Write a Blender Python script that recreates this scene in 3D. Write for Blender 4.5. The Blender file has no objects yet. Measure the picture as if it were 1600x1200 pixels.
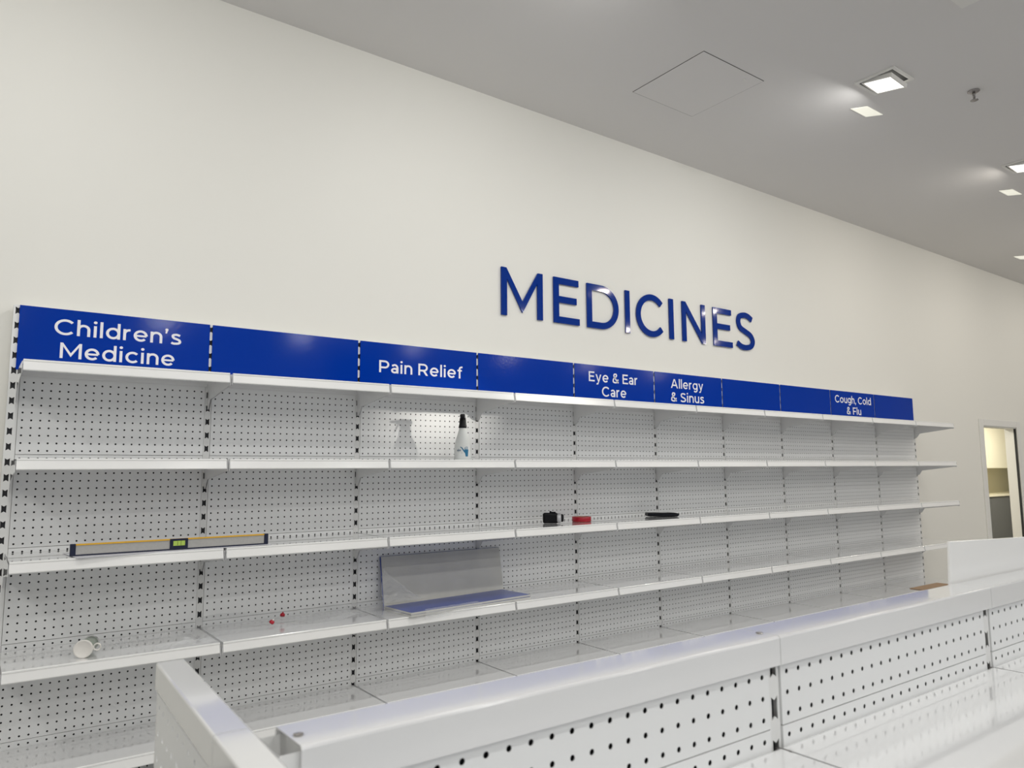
import bpy, bmesh, math, random
from mathutils import Vector, Matrix
random.seed(7)
PI = math.pi
C = bpy.context.scene.collection
SC = bpy.context.scene

# ------------------------------------------------------------------ camera, exposure, world, lights
FPX = 1153.77
YAW, PITCH, ROLL = 0.631660, 0.115712, -0.00653274
CAM = Vector((-0.15678, -4.32182, 1.47659))
f_ = Vector((math.sin(YAW)*math.cos(PITCH), math.cos(YAW)*math.cos(PITCH), math.sin(PITCH)))
r0 = Vector((math.cos(YAW), -math.sin(YAW), 0))
u0 = r0.cross(f_)
R_ = math.cos(ROLL)*r0 + math.sin(ROLL)*u0
U_ = -math.sin(ROLL)*r0 + math.cos(ROLL)*u0
cd = bpy.data.cameras.new('camera')
cam = bpy.data.objects.new('camera', cd)
C.objects.link(cam)
cd.sensor_width = 36.0
cd.sensor_fit = 'HORIZONTAL'
cd.lens = 36.0*FPX/1600.0
cd.clip_start = 0.02
m = Matrix((( R_.x, U_.x, -f_.x, CAM.x), (R_.y, U_.y, -f_.y, CAM.y), (R_.z, U_.z, -f_.z, CAM.z), (0, 0, 0, 1)))
cam.matrix_world = m
cd.dof.use_dof = True
cd.dof.focus_distance = 5.2
cd.dof.aperture_fstop = 7.0
SC.camera = cam

SC.view_settings.view_transform = 'Standard'
SC.view_settings.look = 'None'
SC.view_settings.gamma = 1.0
SC.view_settings.use_curve_mapping = False
SC.view_settings.exposure = -2.02
try:
    SC.cycles.use_denoising = True
    SC.cycles.max_bounces = 14
    SC.cycles.diffuse_bounces = 8
    SC.cycles.glossy_bounces = 6
    SC.cycles.transparent_max_bounces = 16
    SC.cycles.caustics_reflective = False
    SC.cycles.caustics_refractive = False
    SC.cycles.sample_clamp_indirect = 4.0
except Exception:
    pass

world = bpy.data.worlds.new('world')
SC.world = world
world.use_nodes = True
world.node_tree.nodes['Background'].inputs[0].default_value = (0.62, 0.70, 0.82, 1)
world.node_tree.nodes['Background'].inputs[1].default_value = 2.2

FLOOR = -0.12
CEIL = 4.325
LAMP_COL = (1.0, 0.998, 0.965)
LAMP_W = 66.0
LX0, LDX, LY0, LDY = 5.135, 2.61, -1.78, 2.1
LAMPS = [(LX0 + i*LDX, LY0 - j*LDY) for j in range(5) for i in range(-3, 5)]
def area(name, loc, size, power, col, rot=(0, 0, 0), spread=PI):
    ld = bpy.data.lights.new(name, 'AREA')
    ld.shape = 'SQUARE'; ld.size = size; ld.energy = power; ld.color = col; ld.spread = spread
    o = bpy.data.objects.new(name, ld); C.objects.link(o)
    o.location = loc; o.rotation_euler = rot
    return o
for (lx, ly) in LAMPS:
    far = lx > 7.0                                   # the lamps beyond the signs are warmer and weaker
    area('downlight_lamp', (lx, ly, CEIL - 0.072), 0.17, LAMP_W*(0.78 if far else 0.98), (1.0, 0.945, 0.85) if far else LAMP_COL, (math.radians(22 if ly > -2 else 12), 0, 0), math.radians(176))
# warm lamp of the small room behind the doorway
for (px_, py_, pw_) in ((11.5, 1.2, 120), (15.9, 0.8, 190)):
    area('pantry_lamp', (px_, py_, 2.58), 0.6, pw_, (1.0, 0.95, 0.80))
# narrow spot without a fixture, added for the bright patch by the spray bottle
sd = bpy.data.lights.new('patch_spot', 'SPOT')
sd.energy = 17000; sd.spot_size = math.radians(2.7); sd.spot_blend = 0.35; sd.shadow_soft_size = 0.16; sd.color = (1.0, 0.96, 0.88)
so = bpy.data.objects.new('patch_spot', sd); C.objects.link(so)
so.location = (10.05, -5.4, 2.62)
so.rotation_euler = (Vector((2.385, 0.0, 1.845)) - so.location).to_track_quat('-Z', 'Y').to_euler()

# ------------------------------------------------------------------ materials
def mat(name, col, rough=0.5, metal=0.0, coat=0.0, coat_rough=0.05, bump=0.0, bscale=200.0, emit=None, estr=0.0, alpha=1.0, trans=0.0, spec=0.5, var=0.0):
    mt = bpy.data.materials.new(name)
    mt.use_nodes = True
    nt = mt.node_tree
    b = nt.nodes['Principled BSDF']
    b.inputs['Base Color'].default_value = (*col, 1)
    b.inputs['Roughness'].default_value = rough
    b.inputs['Metallic'].default_value = metal
    b.inputs['Coat Weight'].default_value = coat
    b.inputs['Coat Roughness'].default_value = coat_rough
    b.inputs['Specular IOR Level'].default_value = spec
    b.inputs['Alpha'].default_value = alpha
    b.inputs['Transmission Weight'].default_value = trans
    if emit:
        b.inputs['Emission Color'].default_value = (*emit, 1)
        b.inputs['Emission Strength'].default_value = estr
    if bump or var:
        tc = nt.nodes.new('ShaderNodeTexCoord')
        nz = nt.nodes.new('ShaderNodeTexNoise')
        nz.inputs['Scale'].default_value = bscale
        nz.inputs['Detail'].default_value = 2.0
        nt.links.new(tc.outputs['Object'], nz.inputs['Vector'])
        if bump:
            bp = nt.nodes.new('ShaderNodeBump')
            bp.inputs['Strength'].default_value = bump
            bp.inputs['Distance'].default_value = 0.002
            nt.links.new(nz.outputs['Fac'], bp.inputs['Height'])
            nt.links.new(bp.outputs['Normal'], b.inputs['Normal'])
            if coat:
                nt.links.new(bp.outputs['Normal'], b.inputs['Coat Normal'])
        if var:
            rp = nt.nodes.new('ShaderNodeValToRGB')
            rp.color_ramp.elements[0].color = (*[c*(1-var) for c in col], 1)
            rp.color_ramp.elements[1].color = (*[min(1, c*(1+var*0.3)) for c in col], 1)
            nt.links.new(nz.outputs['Fac'], rp.inputs['Fac'])
            nt.links.new(rp.outputs['Color'], b.inputs['Base Color'])
    return mt

M_WALL = mat('wall_paint', (0.82, 0.805, 0.755), 0.55, bump=0.03, bscale=120)
M_CEIL = mat('ceiling_paint', (0.74, 0.725, 0.715), 0.9)
M_FLOOR = mat('floor_vinyl', (0.43, 0.43, 0.43), 0.3, bump=0.02, bscale=30, var=0.06)
M_TRIM = mat('trim_paint', (0.80, 0.79, 0.76), 0.4, bump=0.02, bscale=60)
M_WHITE = mat('white_powder_coat', (0.78, 0.78, 0.785), 0.14, coat=1.0, coat_rough=0.055, bump=0.022, bscale=7)
M_WHITE.node_tree.nodes['Principled BSDF'].inputs['Coat IOR'].default_value = 1.62
M_LIP = mat('white_gloss_lip', (0.92, 0.915, 0.905), 0.14, coat=0.4, coat_rough=0.04, bump=0.03, bscale=14)
M_PEG = mat('pegboard_white', (0.85, 0.855, 0.855), 0.3, bump=0.03, bscale=300)
M_POST = mat('post_white', (0.79, 0.79, 0.78), 0.3, bump=0.02, bscale=200)
M_INNER = mat('dark_hollow_shade', (0.03, 0.03, 0.035), 0.6, bump=0.02, bscale=50)  # near-black tone stands in for shade inside the holes and posts
M_BLUE = mat('blue_gloss_vinyl', (0.0, 0.034, 0.33), 0.10, bump=0.10, bscale=55, spec=0.22)
M_LETTER = mat('blue_gloss_acrylic', (0.0, 0.028, 0.24), 0.06, bump=0.02, bscale=20, spec=0.3)
M_LWHITE = mat('white_vinyl', (0.87, 0.86, 0.87), 0.35, bump=0.02, bscale=80)
M_BLACK = mat('black_plastic', (0.003, 0.003, 0.005), 0.4, bump=0.05, bscale=300, spec=0.25)
M_NAVY = mat('navy_plastic', (0.006, 0.010, 0.035), 0.4, bump=0.03, bscale=200)
M_ALU = mat('brushed_aluminium', (0.50, 0.49, 0.47), 0.42, metal=0.35, bump=0.05, bscale=90, var=0.12)
M_YEL = mat('yellow_paint', (0.75, 0.42, 0.03), 0.4, bump=0.02, bscale=100)
M_VIAL = mat('vial_fluid', (0.45, 0.62, 0.12), 0.1, bump=0.01, bscale=10)
M_VLINE = mat('vial_mark', (0.02, 0.03, 0.02), 0.5, bump=0.01, bscale=10)
M_RED = mat('red_plastic', (0.42, 0.004, 0.02), 0.3, bump=0.03, bscale=200)
M_SILVER = mat('silver_plastic', (0.62, 0.62, 0.64), 0.3, metal=0.5, bump=0.02, bscale=100)
M_BACK = mat('board_white_back', (0.60, 0.595, 0.57), 0.32, bump=0.03, bscale=6, var=0.14)
M_BBLUE = mat('board_blue_face', (0.030, 0.065, 0.33), 0.3, coat=0.3, bump=0.05, bscale=40)
M_CARD = mat('brown_cardboard', (0.40, 0.27, 0.17), 0.8, bump=0.05, bscale=80)
M_SHEET = mat('white_sheet', (0.74, 0.74, 0.80), 0.25, bump=0.02, bscale=20)
M_GREEN = mat('green_filling', (0.10, 0.16, 0.07), 0.6, bump=0.2, bscale=60, var=0.3)
M_CLEARP = mat('frosted_plastic', (0.82, 0.84, 0.82), 0.25, alpha=0.32, bump=0.02, bscale=40)
M_CAPW = mat('white_cap_plastic', (0.80, 0.77, 0.73), 0.35, bump=0.02, bscale=60)
M_BOTTLE = mat('translucent_bottle', (0.80, 0.82, 0.81), 0.3, alpha=0.80, bump=0.02, bscale=20)
M_LOGO = mat('teal_print', (0.012, 0.14, 0.27), 0.4, bump=0.02, bscale=60)
M_LOGO2 = mat('slate_print', (0.10, 0.16, 0.24), 0.4, bump=0.02, bscale=60)
M_STEEL = mat('chrome_steel', (0.35, 0.33, 0.32), 0.25, metal=0.8, bump=0.02, bscale=90)
M_GREYCAB = mat('grey_laminate', (0.145, 0.150, 0.158), 0.5, bump=0.02, bscale=90, var=0.08)
M_CREAM = mat('cream_laminate', (0.86, 0.82, 0.68), 0.35, bump=0.02, bscale=30)
M_SPLASH = mat('cream_paint', (0.88, 0.85, 0.70), 0.6, bump=0.02, bscale=60)
M_GAP = mat('dark_shadow_gap', (0.03, 0.03, 0.03), 0.8, bump=0.02, bscale=60)
M_HATCH = mat('hatch_paint', (0.745, 0.73, 0.72), 0.85, bump=0.02, bscale=60)
M_LENS = mat('lamp_diffuser', (0.9, 0.9, 0.88), 0.4, emit=(1.0, 0.97, 0.90), estr=9.0)
M_PATCH = mat('reflected_light_glow', (0.8, 0.8, 0.72), 0.5, emit=(1.0, 0.98, 0.84), estr=2.2)  # glow stands in for light reflected onto the ceiling

def film_material():
    mt = bpy.data.materials.new('clear_film'); mt.use_nodes = True
    nt = mt.node_tree
    b = nt.nodes['Principled BSDF']
    b.inputs['Base Color'].default_value = (0.85, 0.86, 0.88, 1)
    b.inputs['Roughness'].default_value = 0.12
    b.inputs['Alpha'].default_value = 0.26
    b.inputs['Coat Weight'].default_value = 0.6
    tc = nt.nodes.new('ShaderNodeTexCoord')
    nz = nt.nodes.new('ShaderNodeTexNoise'); nz.inputs['Scale'].default_value = 13.0; nz.inputs['Detail'].default_value = 1.5
    bp = nt.nodes.new('ShaderNodeBump'); bp.inputs['Strength'].default_value = 0.35; bp.inputs['Distance'].default_value = 0.01
    nt.links.new(tc.outputs['Object'], nz.inputs['Vector'])
    nt.links.new(nz.outputs['Fac'], bp.inputs['Height'])
    nt.links.new(bp.outputs['Normal'], b.inputs['Normal'])
    return mt
M_FILM = film_material()

# ------------------------------------------------------------------ helpers
def add_box(bm, x0, x1, y0, y1, z0, z1, mi=0):
    vs = [bm.verts.new((x, y, z)) for x in (x0, x1) for y in (y0, y1) for z in (z0, z1)]
    idx = [(0, 1, 3, 2), (4, 6, 7, 5), (0, 4, 5, 1), (2, 3, 7, 6), (0, 2, 6, 4), (1, 5, 7, 3)]
    fs = []
    for q in idx:
        fc = bm.faces.new([vs[i] for i in q]); fc.material_index = mi; fs.append(fc)
    return vs
def box_mesh(*b, bevel=0.0, segs=2):
    bm = bmesh.new(); add_box(bm, *b)
    if bevel:
        bmesh.ops.bevel(bm, geom=bm.edges[:], offset=bevel, segments=segs, affect='EDGES', profile=0.5)
    return bm
def bevel_all(bm, w, segs=2):
    bmesh.ops.bevel(bm, geom=bm.edges[:], offset=w, segments=segs, affect='EDGES', profile=0.5)
def add_prism(bm, pts, axis, a, b, mi=0):
    """pts: outline in the other two axes; extruded along axis from a to b"""
    def P(p, t):
        if axis == 'x': return (t, p[0], p[1])
        if axis == 'y': return (p[0], t, p[1])
        return (p[0], p[1], t)
    A = [bm.verts.new(P(p, a)) for p in pts]; B = [bm.verts.new(P(p, b)) for p in pts]
    n = len(pts)
    fs = [bm.faces.new(A), bm.faces.new(B[::-1])]
    for i in range(n):
        fs.append(bm.faces.new((A[i], B[i], B[(i+1) % n], A[(i+1) % n])))
    for q in fs: q.material_index = mi
def add_lathe(bm, prof, n=32, mtx=None, mi=0, cap=True):
    """prof: (r, z) list; around z"""
    rings = []
    for r, z in prof:
        rings.append([bm.verts.new((r*math.cos(2*PI*i/n), r*math.sin(2*PI*i/n), z)) for i in range(n)])
    fs = []
    for a, b in zip(rings[:-1], rings[1:]):
        for i in range(n):
            fs.append(bm.faces.new((a[i], a[(i+1) % n], b[(i+1) % n], b[i])))
    if cap:
        fs.append(bm.faces.new(rings[0][::-1])); fs.append(bm.faces.new(rings[-1]))
    for q in fs: q.material_index = mi; q.smooth = True
    if mtx is not None:
        bmesh.ops.transform(bm, matrix=mtx, verts=[v for rr in rings for v in rr])
def add_tube(bm, pts, rad, n=8, closed=False):
    pts = [Vector(p) for p in pts]; rings = []; N = len(pts)
    for i, p in enumerate(pts):
        a = pts[(i-1) % N] if (closed or i > 0) else p
        b = pts[(i+1) % N] if (closed or i < N-1) else p
        t = (b - a).normalized()
        ref = Vector((0, 0, 1)) if abs(t.z) < 0.9 else Vector((1, 0, 0))
        s = t.cross(ref).normalized(); w = s.cross(t)
        rings.append([bm.verts.new(p + rad*(math.cos(2*PI*k/n)*s + math.sin(2*PI*k/n)*w)) for k in range(n)])
    rng = range(N) if closed else range(N-1)
    for i in rng:
        a, b = rings[i], rings[(i+1) % N]
        for k in range(n):
            q = bm.faces.new((a[k], a[(k+1) % n], b[(k+1) % n], b[k])); q.smooth = True
    if not closed:
        bm.faces.new(rings[0][::-1]); bm.faces.new(rings[-1])
def mesh_of(name, bm, mats, recalc=True):
    if recalc: bmesh.ops.recalc_face_normals(bm, faces=bm.faces[:])
    me = bpy.data.meshes.new(name); bm.to_mesh(me); bm.free()
    for q in (mats if isinstance(mats, (list, tuple)) else [mats]): me.materials.append(q)
    return me
def link(name, me, parent=None, loc=(0, 0, 0), rot=(0, 0, 0)):
    o = bpy.data.objects.new(name, me); C.objects.link(o)
    o.location = loc; o.rotation_euler = rot
    if parent is not None: o.parent = parent
    return o
def obj(name, bm, mats, parent=None, loc=(0, 0, 0), rot=(0, 0, 0), recalc=True):
    return link(name, mesh_of(name, bm, mats, recalc), parent, loc, rot)
def thing(name, label, cat, loc=(0, 0, 0), rot=(0, 0, 0), group=None):
    o = bpy.data.objects.new(name, None); C.objects.link(o)
    o.location = loc; o.rotation_euler = rot; o.empty_display_size = 0.1
    return tag(o, label, cat, group)
def tag(o, label, cat, group=None):
    o['label'] = label; o['category'] = cat
    if group: o['group'] = group
    return o
def struct(name, bm, mt, parent=None):
    o = obj(name, bm, mt, parent)
    if parent is None: o['kind'] = 'structure'
    return o

# ------------------------------------------------------------------ stroke lettering (cap height 1, baseline 0)
def arc(cx, cy, rx, ry, a0, a1, n=20):
    return [(cx + rx*math.cos(math.radians(a0 + (a1-a0)*i/n)), cy + ry*math.sin(math.radians(a0 + (a1-a0)*i/n))) for i in range(n+1)]
def catmull(P, n=8):
    out = []
    Q = [P[0]] + list(P) + [P[-1]]
    for i in range(1, len(Q)-2):
        p0, p1, p2, p3 = Q[i-1], Q[i], Q[i+1], Q[i+2]
        for k in range(n):
            t = k/n
            out.append(tuple(0.5*((2*p1[j]) + (-p0[j]+p2[j])*t + (2*p0[j]-5*p1[j]+4*p2[j]-p3[j])*t*t + (-p0[j]+3*p1[j]-3*p2[j]+p3[j])*t**3) for j in (0, 1)))
    out.append(tuple(P[-1]))
    return out
def rect(x0, x1, y0, y1): return ('poly', [(x0, y0), (x1, y0), (x1, y1), (x0, y1)])
def st(pts, closed=False): return ('closed' if closed else 'stroke', pts)
XH = 0.755
AS = 1.06
def glyph(ch, w):
    h = w/2
    if ch == ' ': return [], 0.36
    if ch == 'I': return [rect(0, w, 0, 1)], w
    if ch == 'M':
        W = 1.09; a = 0.10
        s = (1-a-w*1.9)/(W/2-w); d = w*math.sqrt(1+s*s)*0.86
        return [('poly', [(0, 0), (0, 1), (w*0.9, 1), (W/2, a+d), (W-w*0.9, 1), (W, 1), (W, 0), (W-w, 0), (W-w, 1-d), (W/2, a), (w, 1-d), (w, 0)])], W
    if ch == 'N':
        W = 0.88
        d = w*math.sqrt(1+(1/(W-2*w))**2)*0.86
        return [('poly', [(0, 0), (0, 1), (w*0.9, 1), (W-w, d), (W-w, 1), (W, 1), (W, 0), (W-w*0.9, 0), (w, 1-d), (w, 0)])], W
    if ch in 'EF':
        W = 0.70 if ch == 'E' else 0.68
        g = [rect(0, w, 0, 1), rect(w*0.5, W, 1-w, 1), rect(w*0.5, W-0.06, 0.52-h, 0.52+h)] if ch == 'E' else [rect(0, w, 0, 1), rect(w*0.5, W, 1-w, 1), rect(w*0.5, W-0.07, 0.46-h, 0.46+h)]
        if ch == 'E': g.append(rect(w*0.5, W+0.02, 0, w))
        return g, W
    if ch == 'D':
        W = 0.96
        return [st([(h, h)] + [(0.42, h)] + arc(0.42, 0.5, W-0.42-h, 0.5-h, -90, 90, 26)[1:] + [(h, 1-h)], True)], W
    if ch == 'C':
        W = 1.0
        return [st(arc(0.53, 0.5, 0.53-h, 0.515-h, 42, 318, 36))], 0.95
    if ch == 'S':
        P = [(0.70, 0.84), (0.55, 0.93-h*.2), (0.38, 1.01-h), (0.18, 0.93-h*.6), (0.10+h*.3, 0.74), (0.20, 0.58), (0.42, 0.49), (0.63, 0.40), (0.74-h*.3, 0.25), (0.62, 0.07+h*.6), (0.39, -0.01+h), (0.20, 0.05+h*.5), (0.05, 0.16)]
        return [st(catmull(P, 8))], 0.78
    if ch == 'A':
        W = 1.02
        return [('poly', [(0, 0), (W/2-w*0.55, 1), (W/2+w*0.55, 1), (W, 0), (W-w*1.1, 0), (W/2, 0.86), (w*1.1, 0)]), rect(0.24, W-0.24, 0.24, 0.24+w)], W
    if ch in 'PR':
        W = 0.80; cy = 0.675
        g = [rect(0, w, 0, 1), st([(h, 0.35)] + [(0.42, 0.35)] + arc(0.42, cy, W-0.42-h, 0.325-h*0+0.0-h+h, -90, 90, 18)[1:] + [(h, 1-h)])]
        g[1] = st([(h, 0.34+h)] + arc(0.44, (0.34+h+1-h)/2, W-0.44-h, (1-h-0.34-h)/2, -90, 90, 20) + [(h, 1-h)])
        if ch == 'R': g.append(('poly', [(0.38, 0.38), (0.55, 0.42), (0.83, 0), (0.83-w*1.25, 0)]))
        return g, (0.80 if ch == 'P' else 0.84)
    if ch == 'h' or ch == 'n':
        top = AS if ch == 'h' else XH
        W = 0.66
        rx = (W-w)/2
        return [rect(0, w, 0, top), st(arc(h+rx, XH-rx-h+0.015, rx, rx, 170, 0, 22) + [(W-h, 0)])], W
    if ch == 'u':
        W = 0.66; rx = (W-w)/2
        return [rect(W-w, W, 0, XH), st([(h, XH)] + arc(h+rx, rx+h-0.015, rx, rx, 180, 350, 22))], W
    if ch == 'r':
        rx = 0.27
        return [rect(0, w, 0, XH), st(arc(h+rx, XH-rx-h+0.015, rx, rx, 170, 84, 14))], 0.40
    if ch in 'il':
        if ch == 'l': return [rect(0, w, 0, AS)], w
        return [rect(0.015, w+0.015, 0, XH), ('poly', arc(h+0.015, 0.98, w*0.62, w*0.62, 0, 342, 19))], w+0.03
    if ch == 'o':
        return [st(arc(0.39, XH/2, 0.39-h, XH/2+0.01-h, 0, 350, 35), True)], 0.78
    if ch == 'd':
        return [st(arc(0.37, XH/2, 0.37-h, XH/2+0.01-h, 0, 350, 35), True), rect(0.74-w, 0.74, 0, AS)], 0.74
    if ch == 'g':
        return [st(arc(0.37, XH/2+.01, 0.37-h, XH/2-h, 0, 350, 35), True), st([(0.74-h, XH), (0.74-h, 0.05)] + arc(0.40, 0.02, 0.34-h, 0.31-h, 0, -140, 18)[1:])], 0.74
    if ch == 'e':
        ry = XH/2+0.01-h
        return [st(arc(0.38, XH/2, 0.38-h, ry, 0, 318, 34)), rect(h, 0.76-h*0.9, XH/2-h*0.95, XH/2+h*0.75)], 0.75
    if ch == 'c':
        return [st(arc(0.39, XH/2, 0.39-h, XH/2+0.01-h, 42, 318, 30))], 0.68
    if ch == 'a':
        W = 0.60
        return [st([(0.07, XH-0.115)] + arc(0.30, XH-0.27-h+0.01, 0.30-h, 0.27, 128, 0, 20) + [(W-h, 0)]), st(arc(0.285, 0.22, 0.285-h, 0.23-h, 0, 345, 26), True), rect(0.28, W-h, 0.45-w*0.82, 0.45)], W
    if ch == 's':
        P = [(0.51, 0.63), (0.38, 0.70-h*.3), (0.28, XH-h+0.01), (0.13, 0.68-h*.4), (0.09+h*.2, 0.55), (0.18, 0.44), (0.32, 0.385), (0.47, 0.31), (0.53-h*.2, 0.19), (0.44, 0.06+h*.5), (0.28, -0.01+h), (0.14, 0.03+h*.5), (0.03, 0.12)]
        return [st(catmull(P, 7))], 0.57
    if ch == 'f':
        return [st([(0.12+h, 0)] + [(0.12+h, 0.80)] + arc(0.12+h+0.2, 0.82, 0.2, 0.25-h, 180, 72, 14)), rect(0, 0.40, 0.62, 0.62+w*0.92)], 0.42
    if ch == 'y':
        W = 0.72
        return [('poly', [(0, XH), (w*1.08, XH), (W/2+0.02, 0.16), (W/2-0.04, -0.02)]), ('poly', [(W-w*1.04, XH), (W, XH), (0.36, -0.16), (0.36-w*1.0, -0.16), (W/2-0.04, 0.0)]),
                st([(0.33, -0.14)] + arc(0.17, -0.10, 0.15, 0.19-h, -20, -115, 10))], W
    if ch == '&':
        P = [(0.80, 0.0+h*.6), (0.58, 0.24), (0.36, 0.52), (0.23, 0.70), (0.22, 0.83), (0.30, 0.95-h*.3), (0.40, 1.01-h), (0.51, 0.94-h*.3), (0.555, 0.82), (0.50, 0.70), (0.36, 0.585), (0.17, 0.43), (0.08+h*.4, 0.26), (0.14, 0.10+h*.3), (0.33, -0.01+h), (0.52, 0.04+h*.5), (0.66, 0.19), (0.745, 0.41)]
        return [st(catmull(P, 6))], 0.84
    if ch == '\u2019': return [('poly', arc(h*1.05, 0.98, h*1.2, h*1.2, 0, 340, 16)), ('poly', [(h*0.3, 0.98), (h*2.2, 0.98), (h*1.2, 0.72), (h*0.1, 0.72)])], w*1.15
    if ch == ',': return [('poly', arc(h*1.05, h*1.0, h*1.2, h*1.2, 0, 340, 16)), ('poly', [(h*0.3, h*1.0), (h*2.2, h*1.0), (h*1.2, -0.17), (h*0.1, -0.17)])], w*1.15
    return [], 0.3
def stroke_quads(pts, w, closed):
    P = [Vector((p[0], p[1])) for p in pts]
    Q = [P[0]]
    for p in P[1:]:
        if (p-Q[-1]).length > 1e-5: Q.append(p)
    if closed and (Q[0]-Q[-1]).length < 1e-5: Q.pop()
    n = len(Q); Lft, Rgt = [], []
    for i in range(n):
        a = Q[i-1] if (i > 0 or closed) else None
        b = Q[(i+1) % n] if (i < n-1 or closed) else None
        d1 = (Q[i]-a).normalized() if a is not None else None
        d2 = (b-Q[i]).normalized() if b is not None else None
        if d1 is None: d1 = d2
        if d2 is None: d2 = d1
        n1 = Vector((-d1.y, d1.x)); n2 = Vector((-d2.y, d2.x))
        mm = n1+n2
        mm = mm.normalized() if mm.length > 1e-6 else n1
        k = 1/max(0.5, mm.dot(n1))
        Lft.append(Q[i]+mm*w/2*k); Rgt.append(Q[i]-mm*w/2*k)
    return Lft, Rgt
def text_bm(bm, text, w, gap, x0, x1, z0, cap, y_front, depth):
    """lay text so it spans x0..x1 with baseline z0; the face towards -y is at y_front"""
    items, cx = [], 0.0
    for ch in text:
        g, adv = glyph(ch, w)
        items.append((g, cx)); cx += adv + (gap if ch != ' ' else 0)
    total = cx - gap
    sx = (x1-x0)/total
    def T(p, ox): return (x0 + (p[0]+ox)*sx, z0 + p[1]*cap)
    y0_ = y_front
    for g, ox in items:
        for si, (kind, pts) in enumerate(g):
            y_front = y0_ - 0.00012*si
            if kind == 'poly':
                F = [bm.verts.new((*[T(p, ox)[0]], y_front, T(p, ox)[1])) for p in pts]
                B = [bm.verts.new((T(p, ox)[0], y_front+depth, T(p, ox)[1])) for p in pts]
                bm.faces.new(F); bm.faces.new(B[::-1])
                for i in range(len(F)): bm.faces.new((F[i], B[i], B[(i+1) % len(F)], F[(i+1) % len(F)]))
            else:
                cl = kind == 'closed'
                Lf, Rg = stroke_quads(pts, w, cl)
                n = len(Lf)
                def V(p, y): q = T(p, ox); return bm.verts.new((q[0], y, q[1]))
                a = [V(p, y_front) for p in Lf]; b = [V(p, y_front) for p in Rg]
                c = [V(p, y_front+depth) for p in Lf]; d = [V(p, y_front+depth) for p in Rg]
                for i in range(n if cl else n-1):
                    j = (i+1) % n
                    bm.faces.new((a[i], b[i], b[j], a[j])); bm.faces.new((c[i], c[j], d[j], d[i]))
                    bm.faces.new((a[i], a[j], c[j], c[i])); bm.faces.new((b[i], d[i], d[j], b[j]))
                if not cl:
                    bm.faces.new((a[0], c[0], d[0], b[0])); bm.faces.new((a[-1], b[-1], d[-1], c[-1]))

# ------------------------------------------------------------------ the room
DX0, DX1, DZ = 11.165, 12.304, 2.044
WY0, WY1 = 0.10, 0.25
bm = bmesh.new()
add_box(bm, -6.0, DX0, WY0, WY1, FLOOR, CEIL)
add_box(bm, DX1, 22.0, WY0, WY1, FLOOR, CEIL)
add_box(bm, DX0, DX1, WY0, WY1, DZ, CEIL)
struct('wall_back', bm, M_WALL)
struct('floor', box_mesh(-6, 22, -12, 4.0, FLOOR-0.1, FLOOR), M_FLOOR)
struct('ceiling', box_mesh(-6, 22, -12, WY0, CEIL, CEIL+0.1), M_CEIL)
struct('wall_left', box_mesh(-6.15, -6.0, -12, WY1, FLOOR, CEIL), M_WALL)
struct('wall_right', box_mesh(22.0, 22.15, -12, 4.0, FLOOR, CEIL), M_WALL)
bm = bmesh.new()                                    # shop front: piers with wide glazed openings (open to the sky light)
add_box(bm, -6.0, -3.5, -12.15, -12, FLOOR, CEIL); add_box(bm, 19.5, 22.0, -12.15, -12, FLOOR, CEIL)
add_box(bm, 6.5, 8.0, -12.15, -12, FLOOR, CEIL); add_box(bm, -3.5, 19.5, -12.15, -12, 3.0, CEIL)
struct('wall_front', bm, M_WALL)
# room behind the doorway
struct('wall_pantry_back', box_mesh(10.2, 22, 2.62, 2.75, FLOOR, 2.75), M_SPLASH)
struct('wall_pantry_side', box_mesh(10.05, 10.2, WY1, 2.75, FLOOR, 2.75), M_WALL)
struct('ceiling_pantry', box_mesh(10.05, 22, WY1, 2.75, 2.62, 2.75), M_CEIL)
# door frame
bm = bmesh.new()
aw, ad = 0.125, 0.016
add_box(bm, DX0-aw, DX0, WY0-ad, WY0, FLOOR, DZ+aw*0.75)
add_box(bm, DX1, DX1+aw, WY0-ad, WY0, FLOOR, DZ+aw*0.75)
add_box(bm, DX0, DX1, WY0-ad, WY0, DZ, DZ+aw*0.75)
bevel_all(bm, 0.003, 1)
add_box(bm, DX0, DX0+0.012, WY0, WY1, FLOOR, DZ)
add_box(bm, DX1-0.012, DX1, WY0+0.03, WY1, FLOOR, DZ)
add_box(bm, DX0+0.012, DX1-0.012, WY0, WY1, DZ-0.012, DZ)
d1 = struct('door_1', bm, M_TRIM)
struct('seal_shadow_gap', box_mesh(DX1-0.012, DX1-0.0005, WY0+0.001, WY0+0.029, FLOOR+0.001, DZ-0.013), M_GAP, d1)  # dark strip stands in for the shadow gap at the seal
# cabinets seen through the doorway
t = thing('wall_cabinet', 'cream wall cupboard high up in the room through the doorway', 'cabinet', (0, 0, 0))
obj('carcass', box_mesh(15.0, 18.6, 2.02, 2.618, 1.44, 2.46, bevel=0.002, segs=1), M_CREAM, t)
for i in range(3):
    obj('door', box_mesh(15.003+1.2*i, 16.197+1.2*i, 2.0, 2.018, 1.45, 2.455, bevel=0.002, segs=1), M_CREAM, t)
t = thing('base_cabinet', 'dark grey base cupboard under the cream worktop through the doorway', 'cabinet')
obj('carcass', box_mesh(15.0, 18.6, 2.03, 2.618, FLOOR, 0.885, bevel=0.002, segs=1), M_GREYCAB, t)
for i in range(3):
    obj('door', box_mesh(15.003+1.2*i, 16.197+1.2*i, 2.01, 2.028, FLOOR+0.1, 0.878, bevel=0.002, segs=1), M_GREYCAB, t)
tag(obj('worktop', box_mesh(14.98, 18.62, 1.98, 2.618, 0.887, 0.925, bevel=0.003), M_CREAM), 'pale cream worktop on the grey cupboard through the doorway', 'worktop')

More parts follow.
